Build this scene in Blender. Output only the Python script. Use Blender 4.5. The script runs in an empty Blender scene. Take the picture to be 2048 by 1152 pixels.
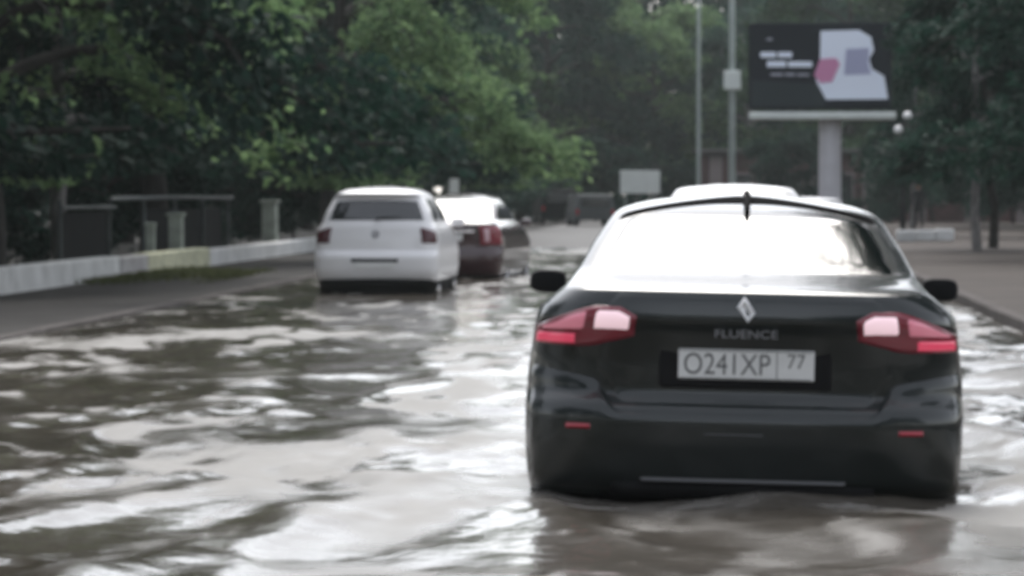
import bpy, bmesh, math, random
import numpy as np
from mathutils import Vector, Matrix
R = math.radians
sc = bpy.context.scene
COL = sc.collection
random.seed(7)
rng = np.random.default_rng(11)

# ------------------------------------------------------------------ camera
F = 7000.0                      # focal length in pixels of the 2048 px wide photograph
XV, YH = 1450.0, 388.0          # where the road direction (+Y) meets the horizon in the photograph
CAMZ = 1.48
WATER = 0.20
th = math.atan((576 - YH) / F)
ps = math.atan((XV - 1024) / F * math.cos(th))
fw = Vector((-math.sin(ps) * math.cos(th), math.cos(ps) * math.cos(th), -math.sin(th)))
rt = Vector((math.cos(ps), math.sin(ps), 0))
up = rt.cross(fw)
cam_d = bpy.data.cameras.new("camera")
cam = bpy.data.objects.new("camera", cam_d)
COL.objects.link(cam)
cam.matrix_world = Matrix(((rt.x, up.x, -fw.x, 0), (rt.y, up.y, -fw.y, 0), (rt.z, up.z, -fw.z, CAMZ), (0, 0, 0, 1)))
cam_d.sensor_width = 36
cam_d.lens = F / 2048 * 36
cam_d.clip_start = 0.1
cam_d.clip_end = 3000
cam_d.dof.use_dof = True        # the phone has not focused: the whole street is a little soft
cam_d.dof.focus_distance = 4.0
cam_d.dof.aperture_fstop = 18
sc.camera = cam

def at(px, py, Y):
    d = fw + rt * ((px - 1024) / F) + up * ((576 - py) / F)
    k = Y / d.y
    return Vector((d.x * k, Y, CAMZ + d.z * k))
def X(px, Y): return at(px, YH, Y).x
def Z(py, Y): return at(XV, py, Y).z

# ------------------------------------------------------------------ materials
def mat(name, col, rough=0.5, metal=0.0, ior=1.45, coat=0.0, var=0.0, scale=4.0, bump=0.0, bscale=30.0, spec=None, trans=0):
    m = bpy.data.materials.new(name); m.use_nodes = True
    nt = m.node_tree; b = nt.nodes["Principled BSDF"]
    c = tuple(col) + (1,)
    b.inputs["Base Color"].default_value = c
    b.inputs["Roughness"].default_value = rough
    b.inputs["Metallic"].default_value = metal
    b.inputs["IOR"].default_value = ior
    b.inputs["Coat Weight"].default_value = coat
    b.inputs["Coat Roughness"].default_value = 0.04
    if spec is not None: b.inputs["Specular IOR Level"].default_value = spec
    tc = nt.nodes.new("ShaderNodeTexCoord")
    if var:
        n = nt.nodes.new("ShaderNodeTexNoise"); n.inputs["Scale"].default_value = scale
        n.inputs["Detail"].default_value = 6
        nt.links.new(tc.outputs["Object"], n.inputs["Vector"])
        rp = nt.nodes.new("ShaderNodeValToRGB")
        rp.color_ramp.elements[0].position = .3; rp.color_ramp.elements[1].position = .7
        rp.color_ramp.elements[0].color = tuple(x * (1 - var) for x in col) + (1,)
        rp.color_ramp.elements[1].color = tuple(min(1, x * (1 + var)) for x in col) + (1,)
        nt.links.new(n.outputs["Fac"], rp.inputs["Fac"]); nt.links.new(rp.outputs["Color"], b.inputs["Base Color"])
    if bump:
        n2 = nt.nodes.new("ShaderNodeTexNoise"); n2.inputs["Scale"].default_value = bscale; n2.inputs["Detail"].default_value = 5
        nt.links.new(tc.outputs["Object"], n2.inputs["Vector"])
        bp = nt.nodes.new("ShaderNodeBump"); bp.inputs["Strength"].default_value = bump; bp.inputs["Distance"].default_value = .02
        nt.links.new(n2.outputs["Fac"], bp.inputs["Height"]); nt.links.new(bp.outputs["Normal"], b.inputs["Normal"])
    return m

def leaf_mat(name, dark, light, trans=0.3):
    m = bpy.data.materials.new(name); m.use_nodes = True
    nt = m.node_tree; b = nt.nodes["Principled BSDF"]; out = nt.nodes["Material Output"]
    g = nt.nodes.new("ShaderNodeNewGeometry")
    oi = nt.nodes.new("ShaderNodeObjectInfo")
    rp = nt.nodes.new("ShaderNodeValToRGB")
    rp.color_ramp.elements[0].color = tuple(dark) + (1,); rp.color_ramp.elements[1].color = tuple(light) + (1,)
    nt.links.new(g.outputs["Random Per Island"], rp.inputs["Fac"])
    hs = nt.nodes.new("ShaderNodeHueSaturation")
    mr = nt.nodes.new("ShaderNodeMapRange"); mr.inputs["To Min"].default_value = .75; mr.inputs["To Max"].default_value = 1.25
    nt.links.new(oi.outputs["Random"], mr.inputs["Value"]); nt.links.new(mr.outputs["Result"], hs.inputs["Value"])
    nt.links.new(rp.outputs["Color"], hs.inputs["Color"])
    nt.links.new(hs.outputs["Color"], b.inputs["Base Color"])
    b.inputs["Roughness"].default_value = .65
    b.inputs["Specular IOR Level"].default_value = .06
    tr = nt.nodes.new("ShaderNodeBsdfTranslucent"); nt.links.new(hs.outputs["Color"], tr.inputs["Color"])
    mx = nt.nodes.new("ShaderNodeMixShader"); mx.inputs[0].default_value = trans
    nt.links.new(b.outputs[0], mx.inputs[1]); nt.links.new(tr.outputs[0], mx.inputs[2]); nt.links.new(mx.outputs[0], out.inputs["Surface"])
    return m

M = dict(
    black=mat("black_paint", (.006, .0105, .0105), .25, 0, 1.45, .6),
    white=mat("white_paint", (.82, .81, .82), .3, 0, 1.5, .5),
    pearl=mat("silver_white_paint", (.72, .71, .71), .3, 0, 1.5, .6),
    maroon=mat("maroon_paint", (.032, .006, .010), .25, 0, 1.5, .8),
    grey=mat("grey_paint", (.085, .09, .09), .8, spec=.1),
    glass=mat("tinted_glass", (.006, .008, .008), .07, 0, 1.75),
    glass2=mat("car_glass", (.02, .022, .024), .05, 0, 1.9),
    rubber=mat("tyre_rubber", (.012, .012, .012), .95, spec=.05),
    trim=mat("black_trim", (.010, .010, .011), .75, spec=.2),
    chrome=mat("chrome", (.82, .82, .83), .15, 1.0),
    badge=mat("badge_metal", (.88, .88, .89), .45, .15),
    strip=mat("dull_strip", (.10, .10, .105), .6),
    letters=mat("letter_metal", (.28, .28, .30), .4, .8),
    rim=mat("alloy", (.42, .42, .43), .35, .8),
    red=mat("red_lens", (.36, .012, .03), .12, 0, 1.6, .5),
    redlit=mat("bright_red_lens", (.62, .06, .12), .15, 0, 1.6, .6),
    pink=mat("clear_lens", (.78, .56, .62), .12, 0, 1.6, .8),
    darkred2=mat("hatch_lamp", (.075, .014, .020), .15, 0, 1.5, .4),
    darkred=mat("dark_red_lens", (.22, .018, .034), .12, 0, 1.6, .5),
    plate=mat("plate_white", (.74, .74, .73), .5, var=.05, scale=9),
    ink=mat("plate_ink", (.14, .14, .14), .6),
    concrete=mat("pale_concrete", (.60, .60, .59), .85, var=.18, scale=2.5, bump=.4),
    concrete2=mat("stained_concrete", (.34, .33, .33), .9, var=.25, scale=2.0, bump=.4),
    moss=mat("mossy_concrete", (.46, .46, .32), .9, var=.3, scale=3.0, bump=.4),
    kerb=mat("kerb_stone", (.11, .10, .095), .95, spec=.08, var=.2, scale=3.0, bump=.3),
    asphalt=mat("wet_asphalt", (.045, .043, .042), .6, spec=.2, var=.3, scale=1.3, bump=.25, bscale=60),
    pave=mat("wet_pavement", (.036, .033, .031), .8, spec=.15, var=.3, scale=.8, bump=.3, bscale=40),
    paver=mat("brown_pavement", (.046, .036, .031), .8, spec=.15, var=.25, scale=.6, bump=.3, bscale=40),
    soil=mat("dark_soil", (.030, .028, .024), .9, var=.4, scale=.5, bump=.5, bscale=12),
    bark=mat("bark", (.030, .027, .024), .9, var=.4, scale=6, bump=.8, bscale=25),
    palebark=mat("pale_bark", (.19, .18, .175), .9, var=.4, scale=6, bump=.8, bscale=25),
    steel=mat("galvanised_steel", (.30, .34, .32), .5, .3, var=.12, scale=3),
    palesteel=mat("painted_steel", (.56, .55, .58), .5, var=.08, scale=2),
    whitesteel=mat("white_painted_steel", (.62, .66, .63), .5, var=.08, scale=2),
    rail=mat("railing_paint", (.07, .082, .08), .6, var=.3, scale=5),
    palepost=mat("pale_post", (.30, .33, .28), .8, var=.3, scale=5),
    darkpanel=mat("dark_panel", (.010, .011, .011), .9, spec=.1, var=.3, scale=3),
    board=mat("board_white", (.66, .69, .66), .7, var=.06, scale=3),
    navy=mat("poster_navy", (.007, .010, .016), .9, spec=.1),
    navy2=mat("poster_slate", (.022, .030, .034), .9, spec=.1),
    pwhite=mat("poster_white", (.74, .79, .90), .6),
    plav=mat("poster_lavender", (.34, .35, .50), .6),
    ppink=mat("poster_pink", (.55, .22, .38), .6),
    brick=mat("brick_red", (.075, .040, .038), .85, var=.3, scale=2),
    pinkwall=mat("pale_plaster", (.20, .165, .16), .85, var=.15, scale=1),
    roofm=mat("roof_dark", (.05, .045, .043), .8, var=.2, scale=2),
    globe=mat("opal_glass", (.85, .84, .83), .25, 0, 1.5),
    cloth=mat("dark_cloth", (.012, .012, .014), .9, var=.3, scale=10),
    skin=mat("skin", (.30, .18, .13), .6),
    hair=mat("hair", (.012, .01, .009), .6),
    leafA=leaf_mat("leaf_lit", (.055, .108, .050), (.22, .325, .150), .52),  # paler leaf colour carries the sunlight on the lit crowns
    leafB=leaf_mat("leaf_shaded", (.007, .024, .018), (.022, .058, .040)),  # darker leaf colour puts the canopy shade into the leaves
    leafC=leaf_mat("leaf_blue", (.010, .032, .024), (.034, .082, .056)),
    leafD=leaf_mat("leaf_yellow", (.018, .046, .022), (.062, .118, .050)),
    grass=leaf_mat("grass_blade", (.05, .058, .025), (.11, .12, .055)),
)

# ------------------------------------------------------------------ mesh helpers
class MB:
    def __init__(s): s.v = []; s.f = []; s.m = []
    def add(s, v, f, mi=0):
        o = len(s.v); s.v += [tuple(p) for p in v]; s.f += [tuple(i + o for i in q) for q in f]; s.m += [mi] * len(f)
        return s
    def box(s, c, d, mi=0, rz=0.0, bev=0.0):
        cx, cy, cz = c; a, b, h = d[0] / 2, d[1] / 2, d[2] / 2
        k, q = math.cos(rz), math.sin(rz)
        if bev <= 0:
            P = [(x, y, z) for z in (-h, h) for x, y in ((-a, -b), (a, -b), (a, b), (-a, b))]
            Fc = [(3, 2, 1, 0), (4, 5, 6, 7), (0, 1, 5, 4), (1, 2, 6, 5), (2, 3, 7, 6), (3, 0, 4, 7)]
        else:
            P = []
            for z, ins in ((-h, bev), (-h + bev, 0), (h - bev, 0), (h, bev)):
                A, B = a - ins, b - ins; e = bev
                P += [(x, y, z) for x, y in ((-A + e, -B), (A - e, -B), (A, -B + e), (A, B - e), (A - e, B), (-A + e, B), (-A, B - e), (-A, -B + e))]
            Fc = [tuple(range(7, -1, -1)), tuple(range(24, 32))]
            for L in range(3):
                for i in range(8):
                    j = (i + 1) % 8; Fc.append((L * 8 + i, L * 8 + j, L * 8 + 8 + j, L * 8 + 8 + i))
        return s.add([(cx + x * k - y * q, cy + x * q + y * k, cz + z) for x, y, z in P], Fc, mi)
    def tube(s, pts, rad, n=8, mi=0, cap=True):
        pts = [Vector(p) for p in pts]
        if not hasattr(rad, "__len__"): rad = [rad] * len(pts)
        V = []
        u0 = None
        for i, p in enumerate(pts):
            t = (pts[min(i + 1, len(pts) - 1)] - pts[max(i - 1, 0)]).normalized()
            if u0 is None:
                a = Vector((1, 0, 0)) if abs(t.x) < .9 else Vector((0, 1, 0))
                u0 = t.cross(a).normalized()
            u = (u0 - t * u0.dot(t)).normalized(); u0 = u
            w = t.cross(u)
            for k in range(n):
                an = 2 * math.pi * k / n
                V.append(p + (u * math.cos(an) + w * math.sin(an)) * rad[i])
        Fc = []
        for i in range(len(pts) - 1):
            for k in range(n):
                j = (k + 1) % n
                Fc.append((i * n + k, i * n + j, (i + 1) * n + j, (i + 1) * n + k))
        if cap:
            Fc.append(tuple(range(n - 1, -1, -1))); Fc.append(tuple(range((len(pts) - 1) * n, len(pts) * n)))
        return s.add(V, Fc, mi)
    def lathe(s, prof, axis, c, n=32, mi=0):   # prof: (radius, offset along axis)
        c = Vector(c); ax = Vector(axis).normalized()
        u = ax.orthogonal().normalized(); w = ax.cross(u)
        V = [c + ax * o + (u * math.cos(2 * math.pi * k / n) + w * math.sin(2 * math.pi * k / n)) * r for r, o in prof for k in range(n)]
        Fc = [(i * n + k, i * n + (k + 1) % n, (i + 1) * n + (k + 1) % n, (i + 1) * n + k) for i in range(len(prof) - 1) for k in range(n)]
        return s.add(V, Fc, mi)
    def prism(s, poly, y0, y1, mi=0):          # polygon in (x, z), extruded along y
        n = len(poly)
        V = [(x, y0, z) for x, z in poly] + [(x, y1, z) for x, z in poly]
        return s.add(V, [tuple(range(n)), tuple(range(2 * n - 1, n - 1, -1))] + [(i, i + n, (i + 1) % n + n, (i + 1) % n) for i in range(n)], mi)
    def build(s, name, mats, parent=None, smooth=False, sharp=40):
        me = bpy.data.meshes.new(name); me.from_pydata(s.v, [], s.f)
        if not isinstance(mats, (list, tuple)): mats = [mats]
        for m in mats: me.materials.append(m)
        me.polygons.foreach_set("material_index", s.m)
        bm = bmesh.new(); bm.from_mesh(me); bmesh.ops.recalc_face_normals(bm, faces=bm.faces); bm.to_mesh(me); bm.free()
        if smooth:
            me.polygons.foreach_set("use_smooth", [True] * len(me.polygons))
            me.set_sharp_from_angle(angle=R(sharp))
        me.update()
        o = bpy.data.objects.new(name, me); COL.objects.link(o)
        if parent: o.parent = parent
        return o

def np_mesh(name, V, Q, mats, parent=None, smooth=False):
    me = bpy.data.meshes.new(name)
    me.vertices.add(len(V)); me.vertices.foreach_set("co", np.asarray(V, dtype=np.float32).ravel())
    nq, k = Q.shape
    me.loops.add(nq * k); me.loops.foreach_set("vertex_index", Q.astype(np.int32).ravel())
    me.polygons.add(nq); me.polygons.foreach_set("loop_start", np.arange(0, nq * k, k, dtype=np.int32))
    me.polygons.foreach_set("loop_total", np.full(nq, k, dtype=np.int32))
    if smooth: me.polygons.foreach_set("use_smooth", np.ones(nq, dtype=bool))
    me.update(calc_edges=True); me.validate()
    me.materials.append(mats)
    o = bpy.data.objects.new(name, me); COL.objects.link(o)
    if parent: o.parent = parent
    return o

def tag(o, label=None, cat=None, group=None, kind=None):
    if label: o["label"] = label
    if cat: o["category"] = cat
    if group: o["group"] = group
    if kind: o["kind"] = kind
    return o
def thing(name, label, cat, loc=(0, 0, 0), rot=(0, 0, 0), group=None):
    o = bpy.data.objects.new(name, None); COL.objects.link(o); o.location = loc; o.rotation_euler = rot
    o.empty_display_size = .3
    return tag(o, label, cat, group)
def copy_tree(o, parent=None):
    c = o.copy(); COL.objects.link(c)
    if parent: c.parent = parent
    for ch in list(o.children): copy_tree(ch, c)
    return c

# ------------------------------------------------------------------ cars
class Shell:
    """A car body as a stack of rounded horizontal outlines; y grows from the rear bumper forward."""
    def __init__(s, hw, yr, yf, Lr, Lf, p=3.2, sm=.018):
        zmax = hw[-1][0]; zmin = hw[0][0]
        s.zs = np.arange(zmin, zmax + .002, .004)
        def itp(tab, k=sm):
            v = np.interp(s.zs, [a for a, _ in tab], [b for _, b in tab])
            n = max(1, int(k / .004)); ker = np.ones(2 * n + 1) / (2 * n + 1)
            return np.convolve(np.pad(v, n, mode="edge"), ker, "valid")
        s.t = dict(w=itp(hw, .012), yr=itp(yr), yf=itp(yf), Lr=itp(Lr, .04), Lf=itp(Lf, .04)); s.p = p
        s.zmin, s.zmax = zmin, zmax
    def g(s, k, z): return np.interp(z, s.zs, s.t[k])
    def rear(s, u, z):            # u = x / halfwidth in [-1, 1]
        p = s.p; a = abs(u)
        return Vector((u * s.g("w", z), s.g("yr", z) + s.g("Lr", z) * (1 - max(0, 1 - a ** p) ** (1 / p)), z))
    def front(s, u, z):
        p = s.p; a = abs(u)
        return Vector((u * s.g("w", z), s.g("yf", z) - s.g("Lf", z) * (1 - max(0, 1 - a ** p) ** (1 / p)), z))
    def side(s, sg, y, z): 
        r0 = s.g("yr", z) + s.g("Lr", z); f0 = s.g("yf", z) - s.g("Lf", z); w = s.g("w", z); p = s.p
        if y < r0: w *= max(0, 1 - min(1, (r0 - y) / s.g("Lr", z)) ** p) ** (1 / p)
        if y > f0: w *= max(0, 1 - min(1, (y - f0) / s.g("Lf", z)) ** p) ** (1 / p)
        return Vector((sg * w, y, z))
    def x2u(s, x, z): return max(-1, min(1, x / float(s.g("w", z))))
    def body(s, mat_, parent, slices, wheels, wr, ztrim=.23):
        V = []; nR, nS = 45, 22
        ths = np.linspace(-math.pi / 2, math.pi / 2, nR)
        for z in slices:
            w, yr, yf, Lr, Lf = (float(s.g(k, z)) for k in ("w", "yr", "yf", "Lr", "Lf"))
            e = 2 / s.p
            ring = [(w * np.sign(math.sin(t)) * abs(math.sin(t)) ** e, yr + Lr * (1 - max(0, math.cos(t)) ** e)) for t in ths]
            ring += [(w, a) for a in np.linspace(yr + Lr, yf - Lf, nS)[1:-1]]
            ring += [(-w * np.sign(math.sin(t)) * abs(math.sin(t)) ** e, yf - Lf * (1 - max(0, math.cos(t)) ** e)) for t in ths]
            ring += [(-w, a) for a in np.linspace(yf - Lf, yr + Lr, nS)[1:-1]]
            V += [(x, y, z) for x, y in ring]
        n = len(V) // len(slices)
        Fc = [(i * n + k, i * n + (k + 1) % n, (i + 1) * n + (k + 1) % n, (i + 1) * n + k) for i in range(len(slices) - 1) for k in range(n)]
        Fc.append(tuple(range(n - 1, -1, -1))); Fc.append(tuple(range((len(slices) - 1) * n, len(slices) * n)))
        mb = MB(); mb.add(V, Fc)
        body = mb.build("body", [mat_, M["trim"]], parent, True, 32)
        # wheel arches
        cut = MB()
        for y in wheels:
            cut.lathe([(.001, -1.2), (wr + .055, -1.2), (wr + .055, -.56), (.001, -.56)], (1, 0, 0), (0, y, wr), 40, 0)
            cut.lathe([(.001, .56), (wr + .055, .56), (wr + .055, 1.2), (.001, 1.2)], (1, 0, 0), (0, y, wr), 40, 0)
        co = cut.build("arch_cutter", M["trim"])
        bo = body.modifiers.new("arches", "BOOLEAN"); bo.operation = "DIFFERENCE"; bo.object = co; bo.solver = "EXACT"
        try: bo.material_mode = "TRANSFER"
        except Exception: pass
        dg = bpy.context.evaluated_depsgraph_get()
        me = bpy.data.meshes.new_from_object(body.evaluated_get(dg))
        body.modifiers.clear(); body.data = me
        me.materials.clear(); me.materials.append(mat_); me.materials.append(M["trim"])
        for p_ in me.polygons:
            c = p_.center
            inarch = abs(c.x) > .5 and abs(c.x) < abs(s.side(1, c.y, c.z).x) - .010 and any(math.hypot(c.y - y, c.z - wr) < wr + .0585 for y in wheels)
            p_.material_index = 1 if inarch or c.z < ztrim else 0
        me.set_sharp_from_angle(angle=R(32))
        bpy.data.objects.remove(co)
        return body

def panel(fn, s0, s1, zlo, zhi, off, name, m, parent, nu=24, nv=12, edge=True, sink=.004):
    """A curved plate lying on fn(s, z), standing proud by off with a rounded rim."""
    P = [[None] * (nv + 1) for _ in range(nu + 1)]
    def prm(i, n): 
        return i / n
    for i in range(nu + 1):
        s_ = s0 + (s1 - s0) * prm(i, nu)
        a, b = zlo(s_), zhi(s_)
        for j in range(nv + 1):
            P[i][j] = fn(s_, a + (b - a) * prm(j, nv))
    out = [[None] * (nv + 1) for _ in range(nu + 1)]
    for i in range(nu + 1):
        for j in range(nv + 1):
            du = P[min(i + 1, nu)][j] - P[max(i - 1, 0)][j]; dv = P[i][min(j + 1, nv)] - P[i][max(j - 1, 0)]
            n = du.cross(dv)
            n = n.normalized() if n.length > 1e-9 else Vector((0, -1, 0))
            ring = min(i, nu - i, j, nv - j)
            k = -sink if ring == 0 else off * (.75 if ring == 1 else 1)
            out[i][j] = (n, k)
    # orient outward: away from the car's middle axis
    mid = Vector((0, 2.1, .8)); c = P[nu // 2][nv // 2]
    sg = 1 if out[nu // 2][nv // 2][0].dot(c - mid) > 0 else -1
    V = []; Fc = []
    for i in range(nu + 1):
        for j in range(nv + 1): V.append(P[i][j] + out[i][j][0] * sg * out[i][j][1])
    for i in range(nu):
        for j in range(nv):
            a = i * (nv + 1) + j; q = (a, a + nv + 1, a + nv + 2, a + 1)
            Fc.append(q if sg > 0 else q[::-1])
    me = bpy.data.meshes.new(name); me.from_pydata([tuple(v) for v in V], [], Fc); me.materials.append(m)
    me.polygons.foreach_set("use_smooth", [True] * len(me.polygons)); me.update()
    o = bpy.data.objects.new(name, me); COL.objects.link(o); o.parent = parent
    return o

def wheel(parent, x, y, r, w=.2, rimr=.2):
    sg = 1 if x > 0 else -1
    mb = MB()
    mb.lathe([(rimr, -w / 2), (r - .03, -w / 2), (r - .006, -w / 2 + .03), (r, 0), (r - .006, w / 2 - .03), (r - .03, w / 2), (rimr, w / 2), (rimr, -w / 2)], (1, 0, 0), (0, 0, 0), 36)
    wh = mb.build("wheel", M["rubber"], parent, True, 50); wh.location = (x, y, r)
    rm = MB()
    o = sg * (w / 2 - .015)
    rm.lathe([(rimr, o), (rimr - .02, o + sg * .012), (rimr - .03, o - sg * .02)], (1, 0, 0), (0, 0, 0), 36)
    rm.lathe([(.001, o), (.05, o), (.055, o - sg * .02)], (1, 0, 0), (0, 0, 0), 20)
    for k in range(5):
        a = 2 * math.pi * k / 5
        d = Vector((0, math.cos(a), math.sin(a))); t = Vector((0, -math.sin(a), math.cos(a)))
        q = [d * .04 + t * .03, d * (rimr - .015) + t * .022, d * (rimr - .015) - t * .022, d * .04 - t * .03]
        V = [p + Vector((o - sg * .006, 0, 0)) for p in q] + [p + Vector((o - sg * .03, 0, 0)) for p in q]
        rm.add(V, [(0, 1, 2, 3), (7, 6, 5, 4), (0, 4, 5, 1), (1, 5, 6, 2), (2, 6, 7, 3), (3, 7, 4, 0)])
    rm.build("rim", M["rim"], wh, True, 40)
    dk = MB(); dk.lathe([(.001, 0), (rimr - .01, 0), (rimr - .01, .01), (.001, .01)], (1, 0, 0), (o - sg * .06, 0, 0), 24)
    dk.build("brake_disc", M["trim"], wh)
    return wh

def mirror(parent, sg, x, y, z, m):
    mb = MB()
    V = []; n = 14
    for i, (yy, sx, sz) in enumerate(((-.10, .6, .6), (-.095, .9, .88), (-.07, 1, 1), (0, .97, .97), (.06, .75, .75), (.10, .3, .35))):
        for k in range(n):
            a = 2 * math.pi * k / n
            cx, cz = math.cos(a), math.sin(a)
            V.append((x + sg * .085 + .09 * sx * np.sign(cx) * abs(cx) ** .6, y + yy, z + .058 * sz * np.sign(cz) * abs(cz) ** .6))
    Fc = [(i * n + k, i * n + (k + 1) % n, (i + 1) * n + (k + 1) % n, (i + 1) * n + k) for i in range(5) for k in range(n)]
    Fc += [tuple(range(n)), tuple(range(5 * n, 6 * n))]
    mb.add(V, Fc)
    mb.tube([(x - sg * .05, y + .03, z - .06), (x + sg * .05, y + .01, z - .03)], .022, 8)
    return mb.build("wing_mirror", m, parent, True, 50)

def text_mesh(txt, size, depth, name, m, parent, loc, sx=1.0, rotx=90):
    cu = bpy.data.curves.new(name, "FONT"); cu.body = txt; cu.size = size; cu.extrude = depth
    cu.align_x = "CENTER"; cu.align_y = "CENTER"
    t = bpy.data.objects.new(name + "_text", cu); COL.objects.link(t)
    dg = bpy.context.evaluated_depsgraph_get()
    me = bpy.data.meshes.new_from_object(t.evaluated_get(dg)); bpy.data.objects.remove(t)
    me.materials.clear(); me.materials.append(m); me.name = name
    o = bpy.data.objects.new(name, me); COL.objects.link(o); o.parent = parent
    o.location = loc; o.rotation_euler = (R(rotx), 0, 0); o.scale = (sx, 1, 1)
    return o

def seg(a, b, n): return list(np.linspace(a, b, n, endpoint=False))

def glasshouse(sh, root, z0, z1, rear_u, side, front_u, gm, rear_top=None, rear_bot=None):
    panel(sh.rear, -rear_u, rear_u, rear_bot or (lambda u: z0[0]), rear_top or (lambda u: z1[0]), .004, "rear_window", gm, root, 30, 12)
    panel(sh.front, -front_u, front_u, lambda u: z0[2], lambda u: z1[2] - .05 * (u / front_u) ** 2, .004, "windscreen", gm, root, 24, 10)
    for sg in (-1, 1):
        for (ya, yb, kind) in side:
            def zt(y, ya=ya, yb=yb): return z1[1]
            def fn(t, q, ya=ya, yb=yb, kind=kind, sg=sg):
                # t, q in 0..1: slanted rear / front edges
                y0 = ya[0] + (ya[1] - ya[0]) * q; y1 = yb[0] + (yb[1] - yb[0]) * q
                return sh.side(sg, y0 + (y1 - y0) * t, z0[1] + (z1[1] - z0[1]) * q)
            panel(fn, 0, 1, lambda s_: 0, lambda s_: 1, .004, "side_window", gm, root, 12, 8)

# ---- black sedan -------------------------------------------------
def black_sedan():
    root = thing("sedan", "black four-door sedan seen from behind, rear window reflecting white sky, pushing through flood water", "car",
                 (X(1483, 14.4), 14.4, 0), (0, R(1.25), 0)); root.scale = (1.018, 1, 1)
    sh = Shell(
        hw=[(.17, .87), (.26, .893), (.40, .903), (.60, .906), (.72, .902), (.84, .885), (.94, .872), (1.0, .85), (1.04, .80), (1.085, .745), (1.12, .725),
            (1.25, .665), (1.36, .60), (1.395, .572), (1.42, .52), (1.445, .43), (1.463, .31), (1.474, .18), (1.48, .05)],
        yr=[(.17, .20), (.22, .11), (.30, .05), (.45, .015), (.565, .0), (.60, .025), (.64, .085), (.78, .075), (.925, .04), (.945, .012), (1.0, .022), (1.06, .035), (1.084, .06), (1.095, .12), (1.134, .50),
            (1.36, 1.05), (1.40, 1.16), (1.44, 1.40), (1.48, 1.9)],
        yf=[(.17, 4.50), (.30, 4.60), (.55, 4.62), (.70, 4.55), (.80, 4.35), (.90, 3.95), (.98, 3.50), (1.02, 3.36), (1.20, 3.02), (1.36, 2.66), (1.40, 2.52), (1.48, 2.15)],
        Lr=[(.17, .42), (.6, .46), (1.0, .46), (1.08, .42), (1.13, .30), (1.48, .22)],
        Lf=[(.17, .8), (.8, .9), (1.0, .5), (1.1, .45), (1.48, .3)], p=3.5)
    sl = seg(.17, .56, 16) + seg(.56, .66, 14) + seg(.66, 1.06, 20) + seg(1.06, 1.14, 20) + seg(1.14, 1.38, 14) + seg(1.38, 1.479, 18) + [1.479]
    sh.body(M["black"], root, sl, (1.0, 3.7), .32)
    for x in (-.765, .765):
        for y in (1.0, 3.7): wheel(root, x, y, .32)
    # glass
    glasshouse(sh, root, (1.138, 1.115, 1.04), (1.40, 1.36, 1.38), .90,
               [((1.05, 1.42), (1.98, 1.98), 0), ((2.04, 2.04), (3.02, 2.58), 0)], .88, M["glass"],
               rear_top=lambda u: 1.438 - .072 * abs(u / .9) ** 2.8, rear_bot=lambda u: 1.140)
    panel(sh.rear, -.95, .95, lambda u: 1.428 - .072 * abs(u / .9) ** 2.8, lambda u: 1.476 - .085 * abs(u / .9) ** 2.8, .007, "seal_dark_band", M["seal"], root, 40, 5)  # seal widened up the roof, painting out its bright sky reflection
    # bumper: tall at the corners, dipping under the boot lid
    def btop(u):
        x = abs(u) * .9
        t = min(1, max(0, (x - .50) / .12)); t = t * t * (3 - 2 * t)
        return .575 + .135 * t + .05 * max(0, (x - .62) / .28)
    panel(sh.rear, -.985, .985, lambda u: .235, btop, .020, "rear_bumper", M["black"], root, 72, 18)
    # boot lid
    def lid_lo(u):
        x = abs(u) * .88
        t = min(1, max(0, (x - .47) / .12)); t = t * t * (3 - 2 * t)
        return .60 + .13 * t
    panel(sh.rear, -.68, .68, lid_lo, lambda u: 1.066, .006, "boot_lid", M["black"], root, 60, 24)
    # lower valance and its lip
    panel(sh.rear, -.62, .62, lambda u: .225, lambda u: .31 - .02 * abs(u), .045, "valance", M["trim"], root, 30, 6)
    panel(sh.rear, -.48, .48, lambda u: .300, lambda u: .312, .055, "valance_strip", M["strip"], root, 30, 3)
    panel(sh.rear, -.20, .105, lambda u: .487, lambda u: .497, .034, "bumper_highlight", M["strip"], root, 12, 3)  # pale strip painted in for the highlight along a bumper crease
    # tail lamps
    for sg in (-1, 1):
        def lo(u): a = abs(u); return .825 + .055 * max(0, (.75 - a) / .25) ** 1.5 + .01 * a
        def hi(u):
            a = abs(u)
            return .965 + .045 * min(1, (a - .50) / .10) if a < .60 else 1.010 - .10 * max(0, (a - .72) / .27) ** 1.3
        def mid(u): return .895
        lamp = panel(sh.rear, sg * .505, sg * .988, lo, hi, .014, "tail_lamp", M["darkred"], root, 40, 14)
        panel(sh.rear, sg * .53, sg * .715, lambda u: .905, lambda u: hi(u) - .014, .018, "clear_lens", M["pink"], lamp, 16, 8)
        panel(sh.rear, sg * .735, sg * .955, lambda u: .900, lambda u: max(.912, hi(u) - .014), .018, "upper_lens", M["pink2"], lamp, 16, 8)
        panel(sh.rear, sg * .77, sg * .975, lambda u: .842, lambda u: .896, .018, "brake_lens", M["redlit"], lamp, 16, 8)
        rf = panel(sh.rear, sg * .675, sg * .80, lambda u: .494, lambda u: .527, .034, "reflector", M["red"], root, 12, 5)
        mirror(root, sg, sg * .86, 2.95, 1.03, M["trim"])
    # number plate; a flat dark panel paints the recess shade behind it
    y0 = sh.rear(0, .77).y
    mb = MB(); mb.box((0, y0 - .004, .775), (.70, .02, .20), 0, 0, .008); mb.build("plate_recess_shade", M["trim"], root)
    mb = MB(); mb.box((.004, y0 - .022, .775), (.55, .012, .125), 0, 0, .004); pl = mb.build("number_plate", M["plate"], root)
    text_mesh("O241XP", .125, .001, "plate_number", M["ink"], pl, (-.075, y0 - .0285, .772), .80)
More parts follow.
